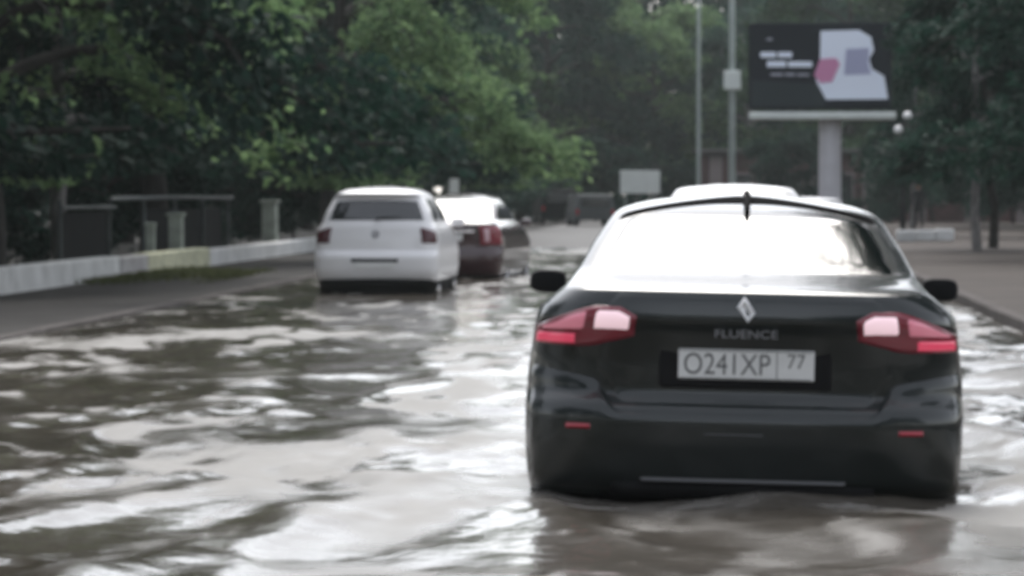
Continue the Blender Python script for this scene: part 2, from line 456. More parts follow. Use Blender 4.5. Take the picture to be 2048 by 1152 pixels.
    text_mesh("77", .085, .001, "plate_region", M["ink"], pl, (.205, y0 - .0285, .79), .9)
    mb = MB(); mb.box((.128, y0 - .0285, .775), (.004, .002, .115)); mb.box((-.0, y0 - .0285, .832), (.535, .002, .004)); mb.box((0, y0 - .0285, .718), (.535, .002, .004))
    mb.build("plate_border", M["ink"], pl)
    # emblem: a hollow upright diamond, and the model lettering
    e = MB(); ye = sh.rear(0, 1.0).y - .012
    def dia(a, b): return [(-.008, b), (-a, .012), (.006, -b), (a, -.012)]
    o_, i_ = dia(.042, .058), dia(.007, .015); m_ = dia(.030, .044)
    V = [(x, ye + .014, 1.0 + z) for x, z in o_] + [(x, ye - .006, 1.0 + z) for x, z in m_] + [(x, ye + .008, 1.0 + z) for x, z in i_]
    e.add(V, [(i, (i + 1) % 4, 4 + (i + 1) % 4, 4 + i) for i in range(4)] + [(4 + i, 4 + (i + 1) % 4, 8 + (i + 1) % 4, 8 + i) for i in range(4)])
    e.build("emblem", M["badge"], root)
    text_mesh("FLUENCE", .048, .003, "lettering", M["letters"], root, (0, sh.rear(0, .935).y - .020, .902), 1.30)
    # roof aerial over the rear window, exhaust tip
    a = MB()
    ap = [sh.rear(0, z) + Vector((0, -.012, .022)) for z in (1.462, 1.452, 1.44, 1.42, 1.40, 1.382)]
    a.tube(ap, [.016, .018, .016, .014, .013, .010], 10)
    a.build("aerial", M["rubber"], root, True)
    ex = MB(); ex.lathe([(.022, .30), (.026, .30), (.028, .0), (.022, .0), (.022, .3)], (0, 1, 0), (-.47, .06, .27), 20); ex.build("exhaust_tip", M["rim"], root, True)
    return root
M["rose"] = mat("unlit_lens", (.6, .4, .45), .12, 0, 1.6, .8)
M["seal"] = mat("seal_dark_band", (.010, .010, .010), 1.0, spec=.02)
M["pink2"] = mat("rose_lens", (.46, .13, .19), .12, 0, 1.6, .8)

def hatchback(name, label, loc, rot, paint, lamp, H=1.47, wmax=.83, L=3.95, gm=None, hs=1.0):
    gm = gm or M["glass2"]
    root = thing(name, label, "car", loc, rot)
    k = wmax / .84
    sh = Shell(
        hw=[(.09, .74 * k), (.16, .76 * k), (.24, .80 * k), (.40, .83 * k), (.58, .84 * k), (.72, .835 * k), (.86, .82 * k), (.96, .79 * k), (1.0, .755 * k), (1.15, .70 * k), (1.30, .62 * k),
            (1.37, .57 * k), (1.40, .53 * k), (H - .035, .44 * k), (H - .015, .29 * k), (H - .004, .14 * k), (H, .04)],
        yr=[(.16, .22), (.22, .12), (.30, .05), (.42, .01), (.60, .0), (.63, .03), (.66, .07), (.80, .085), (.96, .12), (1.0, .145), (1.33, .33), (1.36, .29), (1.385, .26), (1.40, .29), (H - .02, .55), (H, 1.2)],
        yf=[(.16, L - .12), (.30, L - .02), (.52, L), (.68, L - .08), (.80, L - .3), (.92, L - .8), (.98, L - 1.05), (1.02, L - 1.15), (1.36, L - 1.75), (1.40, L - 1.9), (H, L - 2.3)],
        Lr=[(.16, .30), (.6, .34), (1.0, .30), (1.1, .22), (H, .2)], Lf=[(.16, .7), (.8, .8), (1.0, .45), (H, .3)], p=3.2)
    sl = seg(.09, .58, 16) + seg(.58, .70, 12) + seg(.70, 1.30, 22) + seg(1.30, 1.42, 16) + seg(1.42, H - .001, 12) + [H - .001]
    wy = (.72, L - .82)
    sh.body(paint, root, sl, wy, .30, .265)
    for x in (-.70 * k, .70 * k):
        for y in wy: wheel(root, x, y, .30, .19, .19)
    glasshouse(sh, root, (1.03, 1.02, 1.03), (1.31, 1.34, 1.35), .90,
               [((.55, .72), (1.42, 1.42), 0), ((1.48, 1.48), (L - 1.22, L - 1.72), 0)], .88, gm,
               rear_top=lambda u: 1.315 - .02 * abs(u) ** 3)
    panel(sh.rear, -.97, .97, lambda u: .095, lambda u: .315 - .02 * u * u, .020, "lower_bumper", M["trim"], root, 30, 6)
    panel(sh.rear, -.98, .98, lambda u: .305, lambda u: .62, .016, "rear_bumper", paint, root, 40, 10)
    for sg in (-1, 1):
        panel(sh.rear, sg * .74, sg * .985, lambda u: .745, lambda u: .955 - .05 * max(0, (abs(u) - .8) / .2), .014, "tail_lamp", lamp, root, 20, 10)
        mirror(root, sg, sg * .80 * k, L - 1.30, 1.0, paint)
    y0 = sh.rear(0, .52).y
    mb = MB(); mb.box((0, y0 - .018, .535), (.60, .012, .045), 0, 0, .004); mb.build("plate_recess_shade", M["trim"], root)  # dark bar painted in as the shade above the plate
    mb = MB(); mb.box((0, y0 - .026, .475), (.52, .01, .075), 0, 0, .003); mb.build("number_plate", M["plate"], root)
    ye = sh.rear(0, .86).y
    mb = MB(); mb.lathe([(.034, 0), (.05, 0), (.05, .014), (.034, .014), (.034, 0)], (0, -1, .12), (0, ye, .865), 24)
    mb.tube([(-.03, ye - .01, .885), (-.01, ye - .012, .84), (0, ye - .012, .868), (.01, ye - .012, .84), (.03, ye - .01, .885)], .006, 6)
    mb.build("emblem", M["letters"], root, True)
    pw = sh.rear(0, 1.05)
    mb = MB(); mb.tube([(0, pw.y - .02, pw.z - .01), (.02, pw.y - .015, pw.z + .02), (.30, sh.rear(.42, 1.09).y - .012, 1.09)], [.018, .012, .006], 8); mb.build("rear_wiper", M["trim"], root, True)
    return root

def maroon_sedan():
    root = thing("sedan", "dark maroon car ahead of the white hatchback, mostly hidden by it", "car", (X(1003, 53) - .86, 53, 0), (0, 0, R(-3.5)))
    sh = Shell(
        hw=[(.17, .78), (.26, .82), (.45, .855), (.62, .86), (.86, .845), (.96, .82), (1.02, .77), (1.08, .72), (1.25, .66), (1.36, .60), (1.41, .54), (1.45, .42), (1.475, .26), (1.485, .05)],
        yr=[(.17, .2), (.25, .08), (.45, .01), (.58, .0), (.62, .03), (.66, .07), (.85, .06), (1.0, .05), (1.04, .06), (1.06, .18), (1.075, .36), (1.37, .95), (1.42, 1.12), (1.485, 1.8)],
        yf=[(.17, 4.2), (.55, 4.35), (.72, 4.28), (.9, 3.7), (.98, 3.3), (1.02, 3.15), (1.36, 2.5), (1.485, 2.0)],
        Lr=[(.17, .36), (1.0, .36), (1.1, .25), (1.485, .2)], Lf=[(.17, .8), (1.0, .45), (1.485, .3)], p=3.0)
    sl = seg(.17, .56, 12) + seg(.56, .68, 10) + seg(.68, 1.03, 12) + seg(1.03, 1.09, 10) + seg(1.09, 1.38, 12) + seg(1.38, 1.484, 14) + [1.484]
    sh.body(M["maroon"], root, sl, (.95, 3.5), .32)
    for x in (-.735, .735):
        for y in (.95, 3.5): wheel(root, x, y, .32, .2, .22)
    glasshouse(sh, root, (1.085, 1.07, 1.04), (1.43, 1.36, 1.38), .93,
               [((.95, 1.28), (1.85, 1.85), 0), ((1.9, 1.9), (2.85, 2.42), 0)], .88, M["glass"], rear_top=lambda u: 1.445 - .06 * u * u)
    panel(sh.rear, -.98, .98, lambda u: .24, lambda u: .60, .022, "rear_bumper", M["maroon"], root, 36, 10)
    panel(sh.rear, -.60, .60, lambda u: .63, lambda u: 1.035, .006, "boot_lid", M["maroon"], root, 30, 10)
    for sg in (-1, 1):
        lm = panel(sh.rear, sg * .62, sg * .99, lambda u: .70, lambda u: 1.0, .014, "tail_lamp", M["darkred"], root, 20, 10)
        panel(sh.rear, sg * .68, sg * .80, lambda u: .72, lambda u: .98, .018, "clear_lens", M["rose"], lm, 8, 8)
        mirror(root, sg, sg * .82, 2.85, 1.03, M["maroon"])
    y0 = sh.rear(0, .8).y
    mb = MB(); mb.box((0, y0 - .02, .82), (.52, .01, .112), 0, 0, .003); mb.build("number_plate", M["plate"], root)
    mb = MB(); mb.box((0, y0 - .02, .91), (.9, .02, .03), 0, 0, .008); mb.build("boot_trim", M["chrome"], root)
    return root

for k_, e_, c_ in (("pink", .26, (1, .72, .78, 1)), ("pink2", .12, (1, .35, .45, 1)), ("redlit", .14, (1, .08, .16, 1))):  # glow of both pink lenses stands in for reflected sky
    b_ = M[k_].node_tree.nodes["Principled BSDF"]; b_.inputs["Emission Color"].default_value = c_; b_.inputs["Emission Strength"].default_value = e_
black_sedan()
hatchback("hatchback", "white hatchback with dark tail lamps driving on the flooded left lane", (X(749, 44.3), 44.3, .10), (0, 0, R(-.4)), M["white"], M["darkred2"], H=1.475, wmax=.80)
maroon_sedan()
hatchback("minivan", "silver white car directly ahead of the black sedan, only its roof showing", (X(1470, 27), 27, 0), (0, 0, 0), M["pearl"], M["red"], H=1.56, wmax=.86, L=4.2)
hatchback("hatchback", "pale car farther ahead, a sliver of roof beside the billboard column", (X(1618, 60), 60, 0), (0, 0, 0), M["white"], M["red"], H=1.43, wmax=.80)

# ------------------------------------------------------------------ ground, road, pavements
def sheet(name, xs, ys, zf, m, kind="structure", label=None, cat=None):
    V = np.array([(x, y, zf(x, y)) for y in ys for x in xs]); nx = len(xs)
    Q = np.array([(j * nx + i, j * nx + i + 1, (j + 1) * nx + i + 1, (j + 1) * nx + i) for j in range(len(ys) - 1) for i in range(nx - 1)])
    o = np_mesh(name, V, Q, m, None, True)
    tag(o, label, cat, None, kind)
    return o
XL, XR = -6.3, 2.75
def rise(y): t = min(1, max(0, (y - 66) / 26)); return .30 * t * t * (3 - 2 * t)
ysR = [-80, -40, 0, 20, 40, 60] + list(range(64, 100, 3)) + [110, 140, 180, 260]
sheet("ground", [-1500, -200, -60, -9.5, XL + .02], [-400, -80, 0, 60, 100, 260, 2500], lambda x, y: .0 if x > -20 else .0, M["soil"])
sheet("ground", [XR - .02, 4, 11, 14, 60, 200, 1500], [-400, -80, 0, 60, 100, 260, 2500], lambda x, y: .0 if x < 5 else .22, M["soil"])
sheet("ground", [XL + .02, XR - .02], [260, 400, 2500], lambda x, y: .3, M["soil"])
sheet("road", [XL, -3, 0, XR], ysR, lambda x, y: rise(y), M["asphalt"])
# raised pavements: left verge strip, right pavement
def slab(name, x0, x1, y0, y1, z, m):
    mb = MB(); n = int((y1 - y0) / 6)
    for i in range(n):
        pass
    mb.box(((x0 + x1) / 2, (y0 + y1) / 2, z / 2 - .05), (x1 - x0, y1 - y0, z + .1)); o = mb.build(name, m); tag(o, kind="structure"); return o
slab("pavement", -9.05, XL - .15, -60, 230, .215, M["pave"])
slab("pavement", -3.5, XR + .0, 104, 150, .44, M["paver"])
slab("pavement", XR + .15, 12, -60, 230, .285, M["paver"])
def kerb(name, x, y0, y1, z):
    mb = MB(); y = y0
    while y < y1:
        mb.box((x, y + .5, z / 2 + random.uniform(-.006, .006)), (.15, .992, z), 0, 0, .012); y += 1.0
    o = mb.build(name, M["kerb"]); tag(o, kind="structure")
kerb("kerb", XL - .075, -10, 150, .228)
kerb("kerb", XR + .075, -10, 150, .305)

# ------------------------------------------------------------------ flood water
def vnoise(x, y, seed):
    xi = np.floor(x).astype(np.int64); yi = np.floor(y).astype(np.int64)
    xf = x - xi; yf = y - yi
    def h(a, b):
        n = (a * 374761393 + b * 668265263 + seed * 974634777) & 0xFFFFFFFF
        n = ((n ^ (n >> 13)) * 1274126177) & 0xFFFFFFFF
        return ((n ^ (n >> 16)) & 0xFFFF) / 65535.0
    u = xf * xf * xf * (xf * (xf * 6 - 15) + 10); v = yf * yf * yf * (yf * (yf * 6 - 15) + 10)
    a = h(xi, yi); b = h(xi + 1, yi); c = h(xi, yi + 1); d = h(xi + 1, yi + 1)
    return a + (b - a) * u + (c - a) * v + (a - b - c + d) * u * v
def fbm(x, y, seed, o=3):
    s = 0; a = 1; t = 0
    for k in range(o):
        s = s + a * vnoise(x * 2 ** k + 17.3 * k, y * 2 ** k + 5.1 * k, seed + k); t += a; a *= .5
    return s / t
def ss(a, b, v): t = np.clip((v - a) / (b - a), 0, 1); return t * t * (3 - 2 * t)
xs = np.concatenate([np.linspace(XL + .01, -4.5, 34)[:-1], np.linspace(-4.5, 2.6, 150), [2.74]])
ys = [-60, -40, -20, -10, -4, 0, 3, 5, 6.5, 7.5, 8.2]
y = 8.6
while y < 90:
    ys.append(y); y += max(.04, .04 * (y / 14) ** 1.35)
ys = np.array(ys)
GX, GY = np.meshgrid(xs, ys)
wx = GX + .5 * (fbm(GX * .7, GY * .5, 3) - .5); wy = GY + 1.2 * (fbm(GX * .5 + 9, GY * .4, 8) - .5)
turb = fbm(GX * .35 + 3, GY * .16 + 1, 21, 3)
right = ss(-3.2, -.6, GX - .02 * (GY - 14))
amp = .40 + .75 * right * ss(.25, .6, turb + .15) + .25 * ss(.5, .75, turb)
r1 = 1 - np.abs(2 * fbm(wx * .50 + .05 * wy, wy * .21 - .12 * wx, 31, 2) - 1)
r2 = 1 - np.abs(2 * fbm(wx * 1.0 + .15 * wy, wy * .55, 37, 2) - 1)
H = .080 * amp * (r1 ** 3 - .4) + .05 * amp * (r2 ** 3 - .4)
patch = ss(.42, .62, fbm(GX * .6, GY * .25, 44, 2))
H += .035 * amp * (fbm(wx * 1.5, wy * 1.0, 41, 3) - .5) + .028 * (.35 + patch) * (fbm(wx * 3.2, wy * 2.3, 47, 3) - .5) + .016 * patch * (1 - np.abs(2 * fbm(wx * 2.6, wy * 1.5, 49, 3) - 1)) ** 5
r3 = 1 - np.abs(2 * fbm(wx * .9 - .16 * wy, wy * .16 + .3 * wx, 53, 3) - 1)
H += .030 * (r3 ** 6 - .12) * ss(1.2, -1.0, GX)
churn = ss(-1.9, -1.2, GX) * ss(1.3, .6, GX) * ss(20, 16.5, GY) * ss(10.8, 12, GY) + .8 * ss(1.0, 1.25, GX) * ss(22, 15, GY)
H = H * (1 - .15 * np.clip(churn, 0, 1)) + .035 * np.clip(churn, 0, 1) * (fbm(wx * 2.2, wy * 1.6, 73, 4) - .5)
# wakes: two arms trailing back from each moving car, churned water straight behind it
def wake(cx, cy, half, hgt, ang):
    global H
    d = cy + 1.5 - GY; on = ss(-.8, 1.2, d)
    wob = .25 * (fbm(GX * .8 + cx, GY * .8, 61) - .5)
    for sg in (-1, 1):
        c = cx + sg * (half + np.maximum(d, 0) * math.tan(ang)) + wob
        H += hgt * on * np.exp(-np.maximum(d, 0) / 16) * np.exp(-((GX - c) / .24) ** 2)
wake(X(749, 46), 46, .9, .03, R(13)); wake(X(1485, 14.4), 14.4, 1.0, .05, R(15)); wake(X(950, 53), 53, .9, .03, R(12))
cx = X(1485, 14.4)
beh = np.exp(-((GX - cx) / .9) ** 2) * ss(15.2, 13.8, GY) * ss(6, 11, GY)
H = H * (1 - .70 * beh) + beh * .022 * (fbm(GX * 2.6, GY * 1.6, 71, 4) - .5)
H += .022 * np.exp(-((GX - cx - .66) / .26) ** 2 - ((GY - 12.9) / .5) ** 2)
fade = 1 - .6 * ss(26, 48, GY)
HZ = WATER + H * fade * ss(2.74, 2.5, GX) * ss(XL, XL + .4, GX)
nx = len(xs)
idx = np.arange(len(ys) * nx).reshape(len(ys), nx)
Q = np.stack([idx[:-1, :-1], idx[:-1, 1:], idx[1:, 1:], idx[1:, :-1]], -1).reshape(-1, 4)
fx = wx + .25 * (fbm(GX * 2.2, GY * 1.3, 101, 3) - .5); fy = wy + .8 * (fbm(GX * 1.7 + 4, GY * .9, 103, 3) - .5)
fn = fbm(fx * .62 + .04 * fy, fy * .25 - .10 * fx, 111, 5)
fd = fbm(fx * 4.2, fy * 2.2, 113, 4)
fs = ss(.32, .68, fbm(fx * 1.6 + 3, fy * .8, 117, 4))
foam_sheen = ss(.545, .60, fn + .07 * right - .058 + .34 * (fd - .5)) * (.10 + .62 * fs) * (.55 + .8 * fd)  # foam plus painted pale sky sheen, denser towards the right
foam_sheen = np.maximum(foam_sheen, np.clip(churn, 0, 1) * (.08 + .50 * ss(.44, .60, fbm(fx * 1.3 + 7, fy * .8, 119, 5)) * (.45 + .9 * fd)))
foam_sheen = np.maximum(foam_sheen, ss(.05, .10, H + .03 * fd))
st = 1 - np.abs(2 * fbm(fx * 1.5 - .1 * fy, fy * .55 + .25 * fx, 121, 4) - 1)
foam_sheen = np.maximum(foam_sheen, .8 * ss(.90, .975, st) * ss(.40, .6, fbm(GX * .8 + 2, GY * .35, 123, 2)))
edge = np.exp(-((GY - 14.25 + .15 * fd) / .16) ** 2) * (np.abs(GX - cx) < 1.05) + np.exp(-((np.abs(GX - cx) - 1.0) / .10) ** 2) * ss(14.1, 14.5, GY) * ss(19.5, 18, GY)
foam_sheen = np.clip(np.maximum(foam_sheen * (1 - .55 * beh), .6 * edge * ss(.42, .62, fd)), 0, 1)
foam_sheen = foam_sheen * np.clip(.25 + 1.5 * fbm(fx * 7, fy * 4.5, 131, 3), 0, 1.15) * (.75 + .5 * fs)
foam_sheen = np.clip(foam_sheen, 0, 1)
wm = bpy.data.materials.new("flood_water"); wm.use_nodes = True
nt = wm.node_tree; b = nt.nodes["Principled BSDF"]
b.inputs["Roughness"].default_value = .16; b.inputs["IOR"].default_value = 1.27
ta = nt.nodes.new("ShaderNodeAttribute"); ta.attribute_name = "foam_sheen"
tc = nt.nodes.new("ShaderNodeTexCoord")
mp = nt.nodes.new("ShaderNodeMapping"); mp.inputs["Scale"].default_value = (1, .8, 1); nt.links.new(tc.outputs["Object"], mp.inputs["Vector"])
n1 = nt.nodes.new("ShaderNodeTexNoise"); n1.inputs["Scale"].default_value = .5; n1.inputs["Detail"].default_value = 3; nt.links.new(mp.outputs[0], n1.inputs["Vector"])
rp = nt.nodes.new("ShaderNodeValToRGB"); rp.color_ramp.elements[0].color = (.058, .049, .038, 1); rp.color_ramp.elements[1].color = (.095, .083, .068, 1)
rp.color_ramp.elements[0].position = .35; rp.color_ramp.elements[1].position = .65
nt.links.new(n1.outputs["Fac"], rp.inputs["Fac"])
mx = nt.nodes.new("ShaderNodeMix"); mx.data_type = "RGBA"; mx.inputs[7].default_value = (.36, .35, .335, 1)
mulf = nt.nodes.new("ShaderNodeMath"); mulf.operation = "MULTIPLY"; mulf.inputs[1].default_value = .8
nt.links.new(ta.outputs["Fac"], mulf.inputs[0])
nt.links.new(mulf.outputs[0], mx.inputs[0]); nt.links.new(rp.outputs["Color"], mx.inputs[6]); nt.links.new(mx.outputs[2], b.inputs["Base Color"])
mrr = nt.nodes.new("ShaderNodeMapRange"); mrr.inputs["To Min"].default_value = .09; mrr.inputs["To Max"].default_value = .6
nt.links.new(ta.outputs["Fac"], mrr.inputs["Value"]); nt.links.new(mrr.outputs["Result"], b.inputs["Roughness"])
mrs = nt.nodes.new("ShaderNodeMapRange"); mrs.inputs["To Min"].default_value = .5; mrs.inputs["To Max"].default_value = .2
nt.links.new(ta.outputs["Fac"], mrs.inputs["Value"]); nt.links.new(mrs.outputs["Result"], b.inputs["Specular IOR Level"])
n2 = nt.nodes.new("ShaderNodeTexNoise"); n2.inputs["Scale"].default_value = 9; n2.inputs["Detail"].default_value = 3; nt.links.new(mp.outputs[0], n2.inputs["Vector"])
bp = nt.nodes.new("ShaderNodeBump"); bp.inputs["Strength"].default_value = .24; bp.inputs["Distance"].default_value = .02
nt.links.new(n2.outputs["Fac"], bp.inputs["Height"]); nt.links.new(bp.outputs["Normal"], b.inputs["Normal"])
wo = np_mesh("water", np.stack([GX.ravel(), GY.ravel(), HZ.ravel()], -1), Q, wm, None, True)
at_ = wo.data.attributes.new("foam_sheen", "FLOAT", "POINT"); at_.data.foreach_set("value", foam_sheen.ravel().astype(np.float32))
tag(wo, kind="structure")

# ------------------------------------------------------------------ trees
def leaves(C, D, L, W):
    """C centres, D long axes: one folded diamond leaf each -> vertices, quads"""
    n = len(C)
    D = D / np.linalg.norm(D, axis=1, keepdims=True)
    rv = rng.normal(size=(n, 3)) * .55 + np.array([0, 0, 1.0])
    S = np.cross(D, rv); S /= np.linalg.norm(S, axis=1, keepdims=True) + 1e-9
    N = np.cross(S, D)
    L = L[:, None]; W = W[:, None]
    V = np.empty((n, 4, 3))
    V[:, 0] = C - D * L * .5
    V[:, 1] = C + S * W * .5 + N * W * .12 - D * L * .06
    V[:, 2] = C + D * L * .5 - N * L * .08
    V[:, 3] = C - S * W * .5 + N * W * .12 - D * L * .06
    return V.reshape(-1, 3), np.arange(n * 4).reshape(n, 4)

def tree_proto(name, seed, H, Rr, z_low, trunk_r, leafm, barkm, limbs=16, per=7, sprays=13, nleaf=11, lsz=.2, droop=1.0, bare=None):
    rs = np.random.default_rng(seed)
    root = thing(name, None, None)
    tr = MB()
    lean = rs.normal(size=2) * .25
    P = [(0, 0, -.3), (0, 0, 0)]
    rad = [trunk_r * 1.35, trunk_r * 1.2]
    for k in range(1, 9):
        t = k / 8
        P.append((lean[0] * t * 2 + rs.normal() * .06, lean[1] * t * 2 + rs.normal() * .06, H * .9 * t)); rad.append(trunk_r * (1 - .85 * t))
    tr.tube(P, rad, 10)
    def tp(z):
        zz = [p[2] for p in P]
        return np.array([np.interp(z, zz, [p[0] for p in P]), np.interp(z, zz, [p[1] for p in P]), z])
    C = []; D = []
    for i in range(limbs):
        q = (i + .5) / limbs
        h0 = z_low * .9 + .3 + (H * .86 - z_low) * q ** 1.1
        az = i * 2.399 + rs.normal() * .3
        ln = Rr * (1.02 - .62 * max(0, q - .35) / .65) * rs.uniform(.82, 1.12)
        d = np.array([math.cos(az), math.sin(az), 0])
        upv = rs.uniform(.35, .6) + .35 * q
        pts = []; st = tp(h0)
        for k in range(8):
            t = k / 7
            q3 = st + d * ln * t + np.array([0, 0, ln * (upv * t - droop * (.62 + .2 * (1 - q)) * t * t)]) + rs.normal(size=3) * .10 * t
            q3[2] = max(q3[2], z_low + .1 * k / 7); pts.append(q3)
        tr.tube(pts, [trunk_r * .42 * (1 - q * .5) * (1 - .85 * k / 7) + .012 for k in range(8)], 6)
        pts = np.array(pts)
        for s in range(per):
            t = rs.uniform(.28, 1.0); 
            k = min(6, int(t * 7)); base = pts[k] + (pts[k + 1] - pts[k]) * (t * 7 - k)
            a2 = az + rs.choice([-1, 1]) * rs.uniform(.3, 1.2) * (1 if t < .95 else .3)
            l2 = Rr * rs.uniform(.22, .42) * (1.15 - .4 * t)
            d2 = np.array([math.cos(a2), math.sin(a2), 0])
            sub = []
            for j in range(5):
                tt = j / 4
                q4 = base + d2 * l2 * tt + np.array([0, 0, l2 * (.35 * tt - .85 * droop * tt * tt)]); q4[2] = max(q4[2], z_low - .25); sub.append(q4)
            tr.tube(sub, [.03 - .005 * j for j in range(5)], 4)
            sub = np.array(sub)
            m = sprays
            tt = rs.uniform(.05, 1.0, m) * 3.999
            kk = tt.astype(int); ctr = sub[kk] + (sub[kk + 1] - sub[kk]) * (tt - kk)[:, None]
            ctr = ctr + rs.normal(size=(m, 3)) * np.array([.27, .27, .22]) * (Rr / 5)
            axis = d2 + rs.normal(size=(m, 3)) * .5 + np.array([0, 0, -.45 * droop])
            n = nleaf
            cc = ctr[:, None, :] + rs.normal(size=(m, n, 3)) * np.array([.17, .17, .10]) * (lsz / .2)
            cc[:, :, 2] -= .12 * rs.random((m, n))
            dd = axis[:, None, :] + rs.normal(size=(m, n, 3)) * .55
            C.append(cc.reshape(-1, 3)); D.append(dd.reshape(-1, 3))
    C = np.concatenate(C); D = np.concatenate(D)
    keep = C[:, 2] > z_low - .5
    C = C[keep]; D = D[keep]
    n = len(C)
    V, Qd = leaves(C, D, lsz * rs.uniform(.75, 1.35, n), lsz * .62 * rs.uniform(.75, 1.25, n))
    tr.build("trunk", barkm, root, True, 60)
    np_mesh("crown", V, Qd, leafm, root)
    return root

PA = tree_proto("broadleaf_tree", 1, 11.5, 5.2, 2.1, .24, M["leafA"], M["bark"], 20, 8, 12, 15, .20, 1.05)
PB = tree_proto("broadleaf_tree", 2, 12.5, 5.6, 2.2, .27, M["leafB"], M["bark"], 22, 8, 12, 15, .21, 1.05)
PC = tree_proto("broadleaf_tree", 3, 10.5, 4.6, 1.7, .20, M["leafC"], M["palebark"], 18, 8, 14, 12, .20, 1.1)
PD = tree_proto("broadleaf_tree", 4, 12.0, 5.0, 2.4, .22, M["leafD"], M["bark"], 20, 8, 13, 11, .22, .95)
PU = tree_proto("bush", 5, 3.0, 1.7, .35, .05, M["leafB"], M["bark"], 12, 7, 11, 11, .14, .7)
PS = tree_proto("broadleaf_tree", 6, 10.0, 2.5, 2.2, .17, M["leafB"], M["palebark"], 18, 7, 12, 12, .19, 1.1)
used = set()
def put(proto, px, Y, label, s=1.0, rz=0.0, cat="tree", group=None, zs=1.0, xabs=None, z=.0):
    o = proto if proto not in used else copy_tree(proto)
    used.add(proto)
    o.location = (X(px, Y) if xabs is None else xabs, Y, z); o.scale = (s, s, s * zs); o.rotation_euler = (0, 0, rz)
    tag(o, label, cat, group)
    if group is None and "group" in o: del o["group"]
    return o

LT = "trees along the left side"
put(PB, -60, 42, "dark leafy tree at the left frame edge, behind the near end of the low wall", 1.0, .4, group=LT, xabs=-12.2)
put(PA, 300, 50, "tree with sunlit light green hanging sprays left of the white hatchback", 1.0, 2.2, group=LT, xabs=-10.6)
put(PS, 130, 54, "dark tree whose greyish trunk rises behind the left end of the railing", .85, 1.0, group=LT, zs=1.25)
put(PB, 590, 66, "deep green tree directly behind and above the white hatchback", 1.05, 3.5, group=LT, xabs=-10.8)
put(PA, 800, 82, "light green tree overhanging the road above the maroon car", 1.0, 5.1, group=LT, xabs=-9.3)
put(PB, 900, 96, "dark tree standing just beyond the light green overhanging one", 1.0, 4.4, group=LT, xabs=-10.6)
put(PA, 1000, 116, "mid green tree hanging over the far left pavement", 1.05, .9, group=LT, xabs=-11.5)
put(PC, 1050, 134, "bluish green tree at the far end of the left row", 1.05, 1.9, group=LT, xabs=-12.5)
PT = tree_proto("broadleaf_tree", 8, 17, 5.0, 4.6, .3, M["leafB"], M["bark"], 22, 8, 14, 12, .24, .9)
put(PT, 0, 29, "tall dark tree overhanging the right pavement near the camera", 1.0, .3, group="tall trees on the near right", xabs=5.5)
put(PT, 0, 21, "tall dark tree beside the right pavement closest to the camera", 1.0, 2.3, group="tall trees on the near right", xabs=6.8)
for i, (xa, Y) in enumerate([(-15, 20), (-13, 3), (-11, -8), (-10, -24), (13, -2), (9, -14), (8, -28), (-4, -46), (3, -50), (-10, -44), (11, -44)]):  # unseen trees added to darken the reflections in the car bodywork
    put(PB, 0, Y, "dark street tree out of view behind the camera, added for reflections", 1.1, i * 1.3, group="unseen trees added behind the camera", xabs=xa)
BK = "dark trees in the second row on the left"
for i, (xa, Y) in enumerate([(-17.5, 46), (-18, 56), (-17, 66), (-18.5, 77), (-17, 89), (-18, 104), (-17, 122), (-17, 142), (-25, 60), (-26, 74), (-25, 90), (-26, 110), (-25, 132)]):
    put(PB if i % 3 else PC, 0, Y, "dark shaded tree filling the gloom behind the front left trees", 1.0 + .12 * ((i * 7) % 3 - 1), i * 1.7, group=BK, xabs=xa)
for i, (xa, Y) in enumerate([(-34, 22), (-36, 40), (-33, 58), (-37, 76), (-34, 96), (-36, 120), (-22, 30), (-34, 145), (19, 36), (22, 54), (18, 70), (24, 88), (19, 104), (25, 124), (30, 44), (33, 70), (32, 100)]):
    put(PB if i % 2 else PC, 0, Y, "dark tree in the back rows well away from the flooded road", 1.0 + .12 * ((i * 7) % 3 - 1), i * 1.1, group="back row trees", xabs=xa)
UN = "shrubs behind the low wall"
for i, (xa, Y) in enumerate([(-12.0, 47), (-13.2, 52), (-12.6, 57), (-13.4, 62), (-12.4, 68), (-12.2, 74), (-12.8, 80), (-11.6, 88), (-12.0, 97), (-12, 108)]):
    put(PU, 0, Y, "dark shrub in the shade behind the low concrete wall", 1.0 + .2 * ((i * 5) % 3 - 1), i * 2.1, cat="shrub", group=UN, xabs=xa)
RT = "trees along the right pavement"
put(PS, 1957, 74, "tree with pale grey trunk on the right pavement", .60, .7, group=RT, zs=1.6)
put(PS, 1986, 78, "tree with dark trunk just right of the pale trunk", .62, 2.9, group=RT, zs=1.6)
put(PS, 1822, 122, "slender pale trunked tree beside the dark clothed person", .62, 4.0, group=RT, zs=1.5)
put(PB, 2040, 66, "dark bushy tree at the right frame edge", 1.0, 5.2, group=RT, xabs=10.2)
put(PB, 1930, 98, "dark green tree behind the pale grey trunk", 1.0, 3.3, group=RT, xabs=12.0)
put(PC, 1880, 122, "bluish tree farther along the right pavement", 1.0, 2.4, group=RT, xabs=11.5)
put(PB, 1990, 132, "shadowy tree at the back of the right pavement", 1.05, 1.4, group=RT, xabs=13.0)
put(PB, 2040, 112, "dense dark tree behind the right edge row", 1.0, .2, group=RT, xabs=14.5)
for o_ in list(COL.objects):
    if o_.type == "EMPTY" and str(o_.get("label", "")).startswith("tree with dark trunk"):
        for c_ in o_.children:
            if c_.name.startswith("trunk"):
                c_.data = c_.data.copy(); c_.data.materials[0] = M["bark"]
FT = "trees closing off the far end of the street"
